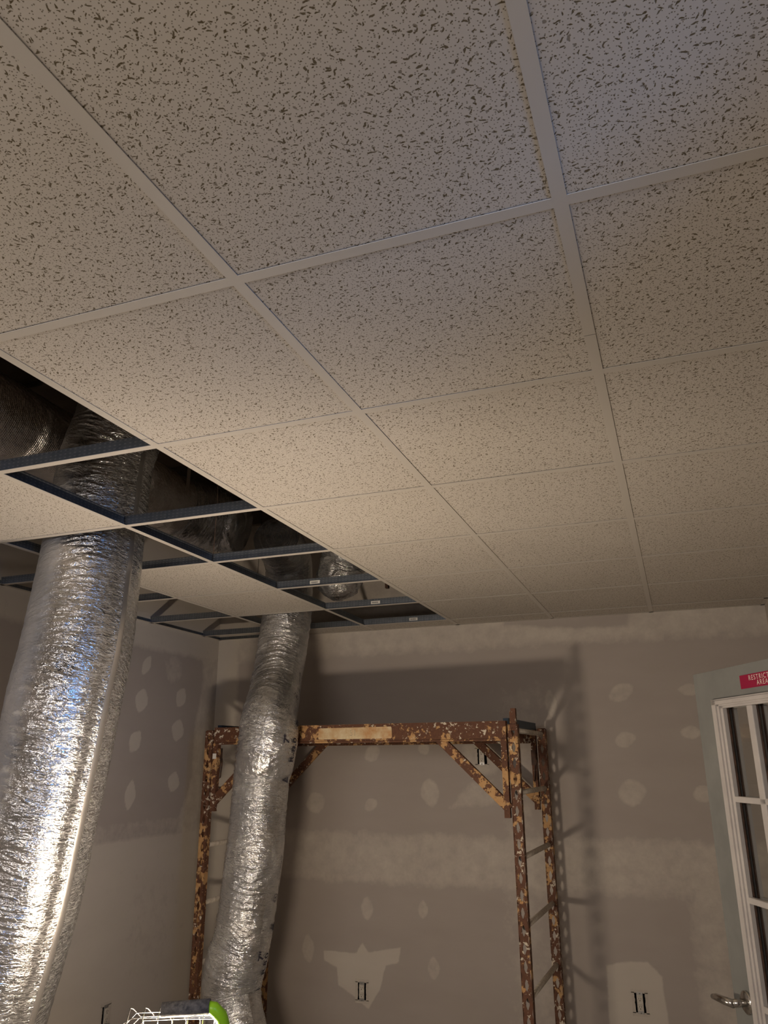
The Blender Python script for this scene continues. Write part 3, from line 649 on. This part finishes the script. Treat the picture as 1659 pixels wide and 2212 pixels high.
# ------------------------------------------------------------------ outlets
def outlet(x, z, label, wall_='back', gaps=(1, 1)):
    # local: +x right as seen in the room, -y out of the wall
    if wall_ == 'back': o = empty('power_outlet', (x, YW, z), 0)
    else: o = empty('power_outlet', (XL, x, z), math.pi / 2)
    tag(o, label, 'outlet', 'bare wall outlets')
    b = MB(); w, h, d = .040, .060, .06
    b.add([(-w, .001, -h), (w, .001, -h), (w, .001, h), (-w, .001, h), (-w, d, -h), (w, d, -h), (w, d, h), (-w, d, h)], [(4, 5, 6, 7), (0, 1, 5, 4), (1, 2, 6, 5), (2, 3, 7, 6), (3, 0, 4, 7)])
    b.build('outlet_box', M['black'], o)
    # torn plasterboard paper and mud closing in around the box, ragged
    dv = MB().box((-.0165, -.004, -.052), (.0165, .002, .052), None, .0012); dev = dv.build('mounting_yoke', M['steel'], o)
    for s in (-1, 1):
        f = MB(); n = 20; vs = [(.0155 * math.cos(a), -.0105, s * .0195 + .0142 * math.copysign(abs(math.sin(a)) ** .8, math.sin(a))) for a in [2 * math.pi * q / n for q in range(n)]]
        f.add(vs + [(v[0], -.004, v[2]) for v in vs], [tuple(range(n))] + [(q, (q + 1) % n, n + (q + 1) % n, n + q) for q in range(n)]); fc = f.build('receptacle_face', M['ivory'], o)
        sl = MB()
        for a in (-.0055, .0055): sl.box((a - .0009, -.0112, s * .0195 + .000), (a + .0009, -.0104, s * .0195 + .007))
        sl.tube([(0, -.0112, s * .0195 - .0065), (0, -.0104, s * .0195 - .0065)], .0024, 8); sl.build('slot', M['black'], fc)
    body = MB().box((-.0160, -.0062, -.036), (.0160, -.004, .036)).build('receptacle_body', M['ivory'], o)
    for s in (-1, 1): MB().tube([(0, -.0058, s * .0455), (0, -.0038, s * .0455)], .0038, 10).build('screw', M['steel'], o)
    r = MB()
    for s in (-1, 1):
        g_ = gaps[0] if s < 0 else gaps[1]; inner = .0165 + .010 * g_; zs = np.linspace(-.050, .050, 13)
        vs = []
        for q, zz in enumerate(zs): vs += [(s * (inner + random.uniform(-.0012, .0018)), -.0008, zz), (s * .043, -.0008, zz)]
        r.add(vs, [(2 * q, 2 * q + 1, 2 * q + 3, 2 * q + 2) for q in range(12)])
    r.box((-.044, -.0008, .046), (.044, .0008, .064)).box((-.044, -.0008, -.064), (.044, .0008, -.046))
    me = r.build('mud_rim', M['mudrim'], o); return o
M['mudrim'] = grime('joint_compound', (.49, .44, .38), (.55, .50, .43), 30, .9)
outlet(*OUT_B[0], 'bare outlet without cover plate low on the back wall, seen inside the scaffold frame')
outlet(*OUT_B[1], 'bare outlet without cover plate low on the back wall, between scaffold and grey door')
outlet(*OUT_B[2], 'bare outlet high on the back wall behind the scaffold braces', gaps=(1, 1.6))
outlet(OUT_L[0], OUT_L[1], 'bare outlet without cover plate low on the left wall between the two foil ducts', 'left', gaps=(1.2, .2))
# ------------------------------------------------------------------ door
ang = math.atan2(-.89317, .44971)      # local x runs from the free edge to the hinge edge
dr = empty('door_1', (.147, 2.686, 0), ang); tag(dr, kind='structure')
DWd, DHt, DT = .87, 2.03, .044         # local -y side faces the camera? computed below
T_ = 1                                 # thickness goes to local +y (away from the camera)
lo, li = .120, .182; zt0, zt1 = 1.929, 1.898; zb0, zb1 = .357, .388; xr0, xr1 = DWd - .120, DWd - .182
leaf = MB()
leaf.box((0, 0, .008), (lo + .02, DT, DHt)).box((xr0 - .02, 0, .008), (DWd, DT, DHt)).box((lo + .02, 0, zt0 - .02), (xr0 - .02, DT, DHt)).box((lo + .02, 0, .008), (xr0 - .02, DT, zb0 + .02))
leaf = leaf.build('door_leaf', M['doorpaint'], dr)
MB().box((-.0006, .002, .01), (.0012, DT - .002, DHt - .002)).box((0, .002, DHt - .001), (DWd, DT - .002, DHt + .0008)).build('worn_edge', M['dooredge'], leaf)
fr_ = MB()
def mould(b, side):
    # stepped picture-frame moulding, front and back
    for (w0, w1, d) in ((0, .020, .010), (.012, .036, .016), (.030, .048, .010), (.046, .062, .004)):
        y0, y1 = (-d, .010) if side < 0 else (DT - .010, DT + d)
        b.box((lo + w0, y0, zb0 + w0 * .5), (lo + w1, y1, zt0 - w0 * .5)); b.box((xr0 - w1, y0, zb0 + w0 * .5), (xr0 - w0, y1, zt0 - w0 * .5))
        b.box((lo + w0, y0, zt0 - w1 * .5), (xr0 - w0, y1, zt0 - w0 * .5)); b.box((lo + w0, y0, zb0 + w0 * .5), (xr0 - w0, y1, zb0 + w1 * .5))
mould(fr_, -1); mould(fr_, 1)
fr_ = fr_.build('lite_frame', M['vinyl'], dr)
pw = .1470; mw = .0322; ph = .2860; pitch = .3055
for c in (1, 2):
    x = li + c * pw + (c - 1) * mw; MB().box((x, -.006, zb1), (x + mw, .012, zt1), None, .003).box((x, DT - .012, zb1), (x + mw, DT + .006, zt1), None, .003).build('muntin', M['vinyl'], fr_)
for r in range(1, 5):
    z = zt1 - r * pitch; MB().box((li, -.006, z), (xr1, .012, z + .0195), None, .003).box((li, DT - .012, z), (xr1, DT + .006, z + .0195), None, .003).build('muntin', M['vinyl'], fr_)
for c in range(3):
    for r in range(5):
        x = li + c * (pw + mw); z1 = zt1 - r * pitch; z0 = z1 - ph
        MB().box((x - .003, DT / 2 - .0015, z0 - .003), (x + pw + .003, DT / 2 + .0015, z1 + .003)).build('glass_pane', M['glass'], dr)
spc = MB()
for c in range(3):
    for r in range(5):
        x = li + c * (pw + mw); z1 = zt1 - r * pitch; z0 = z1 - ph
        for yy in (.012, DT - .016):
            spc.box((x - .004, yy, z0 - .004), (x + .004, yy + .004, z1 + .004)).box((x + pw - .004, yy, z0 - .004), (x + pw + .004, yy + .004, z1 + .004))
spc.build('glazing_spacer', M['darksteel'], dr)
# lever set
ro = MB().tube([(.086, 0, .985), (.086, -.008, .985), (.086, -.012, .985)], [.034, .034, .028], 28).build('lever_rose', M['chrome'], dr)
b = MB().tube([(.086, -.010, .985), (.086, -.055, .985)], .012, 16)
b.tube([(.092, -.055, .985), (.05, -.062, .984), (.00, -.062, .981), (-.03, -.058, .975)], [.0125, .0125, .011, .0085], 14); b.build('lever', M['chrome'], ro)
MB().tube([(.086, -.004, .905), (.086, -.020, .905), (.086, -.028, .905)], [.017, .017, .010], 20).build('thumb_turn', M['chrome'], dr)
for z in (.25, 1.0, 1.8): MB().tube([(DWd + .006, -.004, z - .05), (DWd + .006, -.004, z + .05)], .006, 10).build('hinge', M['chrome'], dr)
sg = MB().box((.309, -.0018, 1.951), (.561, -.0001, 1.9945)).build('sign_plate', M['red'], dr)
tag(sg, 'crimson plate with pale lettering')
q = MB()
for s_, zz, sz in (('RESTRICTED', 1.9815, .0225), ('AREA', 1.9635, .0225)):
    V, F = text_mesh(s_, sz, False, 1.22); q.add([(.435 + v.x * 1.0, -.0023, zz + v.y) for v in V], F)
q.build('sign_lettering', M['white'], sg)
# ------------------------------------------------------------------ work light
LC = Vector((-1.274, 1.613, 1.0)); wlp = empty('work_light', (LC.x, LC.y, 0))
tag(wlp, 'lit wire-guarded work light with black foam grip and lime green frame at the bottom edge', 'work light')
zc = Vector((-.17, .42, .89)).normalized(); xc = Vector((.937, .35, 0)); xc = (xc - zc * xc.dot(zc)).normalized(); yc = zc.cross(xc)
HT = Matrix((( xc.x, yc.x, zc.x, 0), (xc.y, yc.y, zc.y, 0), (xc.z, yc.z, zc.z, LC.z), (0, 0, 0, 1)))   # head frame relative to root
MB().box((-.145, -.075, -.075), (.105, .075, -.012), HT, .01).build('lamp_housing', M['foam'], wlp)
gv, gf, NU, NV = [], [], 12, 8
for j_ in range(NV + 1):
    for i_ in range(NU + 1):
        u_, v_ = i_ / NU * 2 - 1, j_ / NV * 2 - 1; gv.append(HT @ Vector((u_ * .085, v_ * .055, -.012 + .042 * (max(0, 1 - abs(u_) ** 4) * max(0, 1 - abs(v_) ** 4)) ** .5)))
for j_ in range(NV):
    for i_ in range(NU): k = j_ * (NU + 1) + i_; gf.append((k, k + 1, k + NU + 2, k + NU + 1))
MB().add(gv, gf, True).build('lamp_glass', M['led'], wlp)
b = MB()
for q, yy in enumerate((-.080, -.045, .0, .045, .080)):
    hh_ = .072 if abs(yy) < .07 else .052
    b.tube([HT @ Vector(p) for p in ((-.168, yy, -.02), (-.165, yy, .030), (-.125, yy, hh_), (0, yy, hh_ + .002), (.092, yy, hh_), (.122, yy, .030), (.125, yy, -.02))], .0014, 8)
for q in range(7):
    xx = -.135 + q * .040; b.tube([HT @ Vector(p) for p in ((xx, -.088, -.02), (xx, -.086, .055), (xx, -.078, .076), (xx, -.05, .080), (xx, .05, .080), (xx, .078, .076), (xx, .086, .055), (xx, .088, -.02))], .0012, 8)
b.build('wire_guard', M['wire'], wlp)
rv = Vector((.937, .35, 0)); tv = Vector((.35, -.937, 0)); zv = Vector((0, 0, 1))
def lp(r, u, t_): p = rv * r + zv * (LC.z + u) + tv * t_; return p
b = MB().tube([lp(.080, .122, .100), lp(.100, .116, .098), lp(.116, .097, .085), lp(.125, .058, .065), (lp(.127, .0, .045)), lp(.124, -.05, .03), lp(.105, -.075, .0)], [.014, .0165, .017, .017, .016, .015, .013], 16)
b.build('lime_frame', M['lime'], wlp)
MB().tube([lp(-.034, .114, .100), lp(.090, .122, .100)], .018, 24).build('foam_grip', M['foam'], wlp)
MB().tube([lp(-.0350, .114, .100), lp(-.0338, .114, .100)], .0115, 18).build('grip_bore', M['black'], wlp)
b = MB().tube([(0, 0, .42), (0, 0, LC.z - .07)], .014, 14).tube([(0, 0, .40), (0, 0, .62)], .018, 14); b.build('stand_pole', M['lime'], wlp)
for q in range(3):
    a = 2 * math.pi * q / 3 + .4; MB().tube([(0, 0, .45), (.36 * math.cos(a), .36 * math.sin(a), .012)], .011, 10).build('stand_leg', M['foam'], wlp)
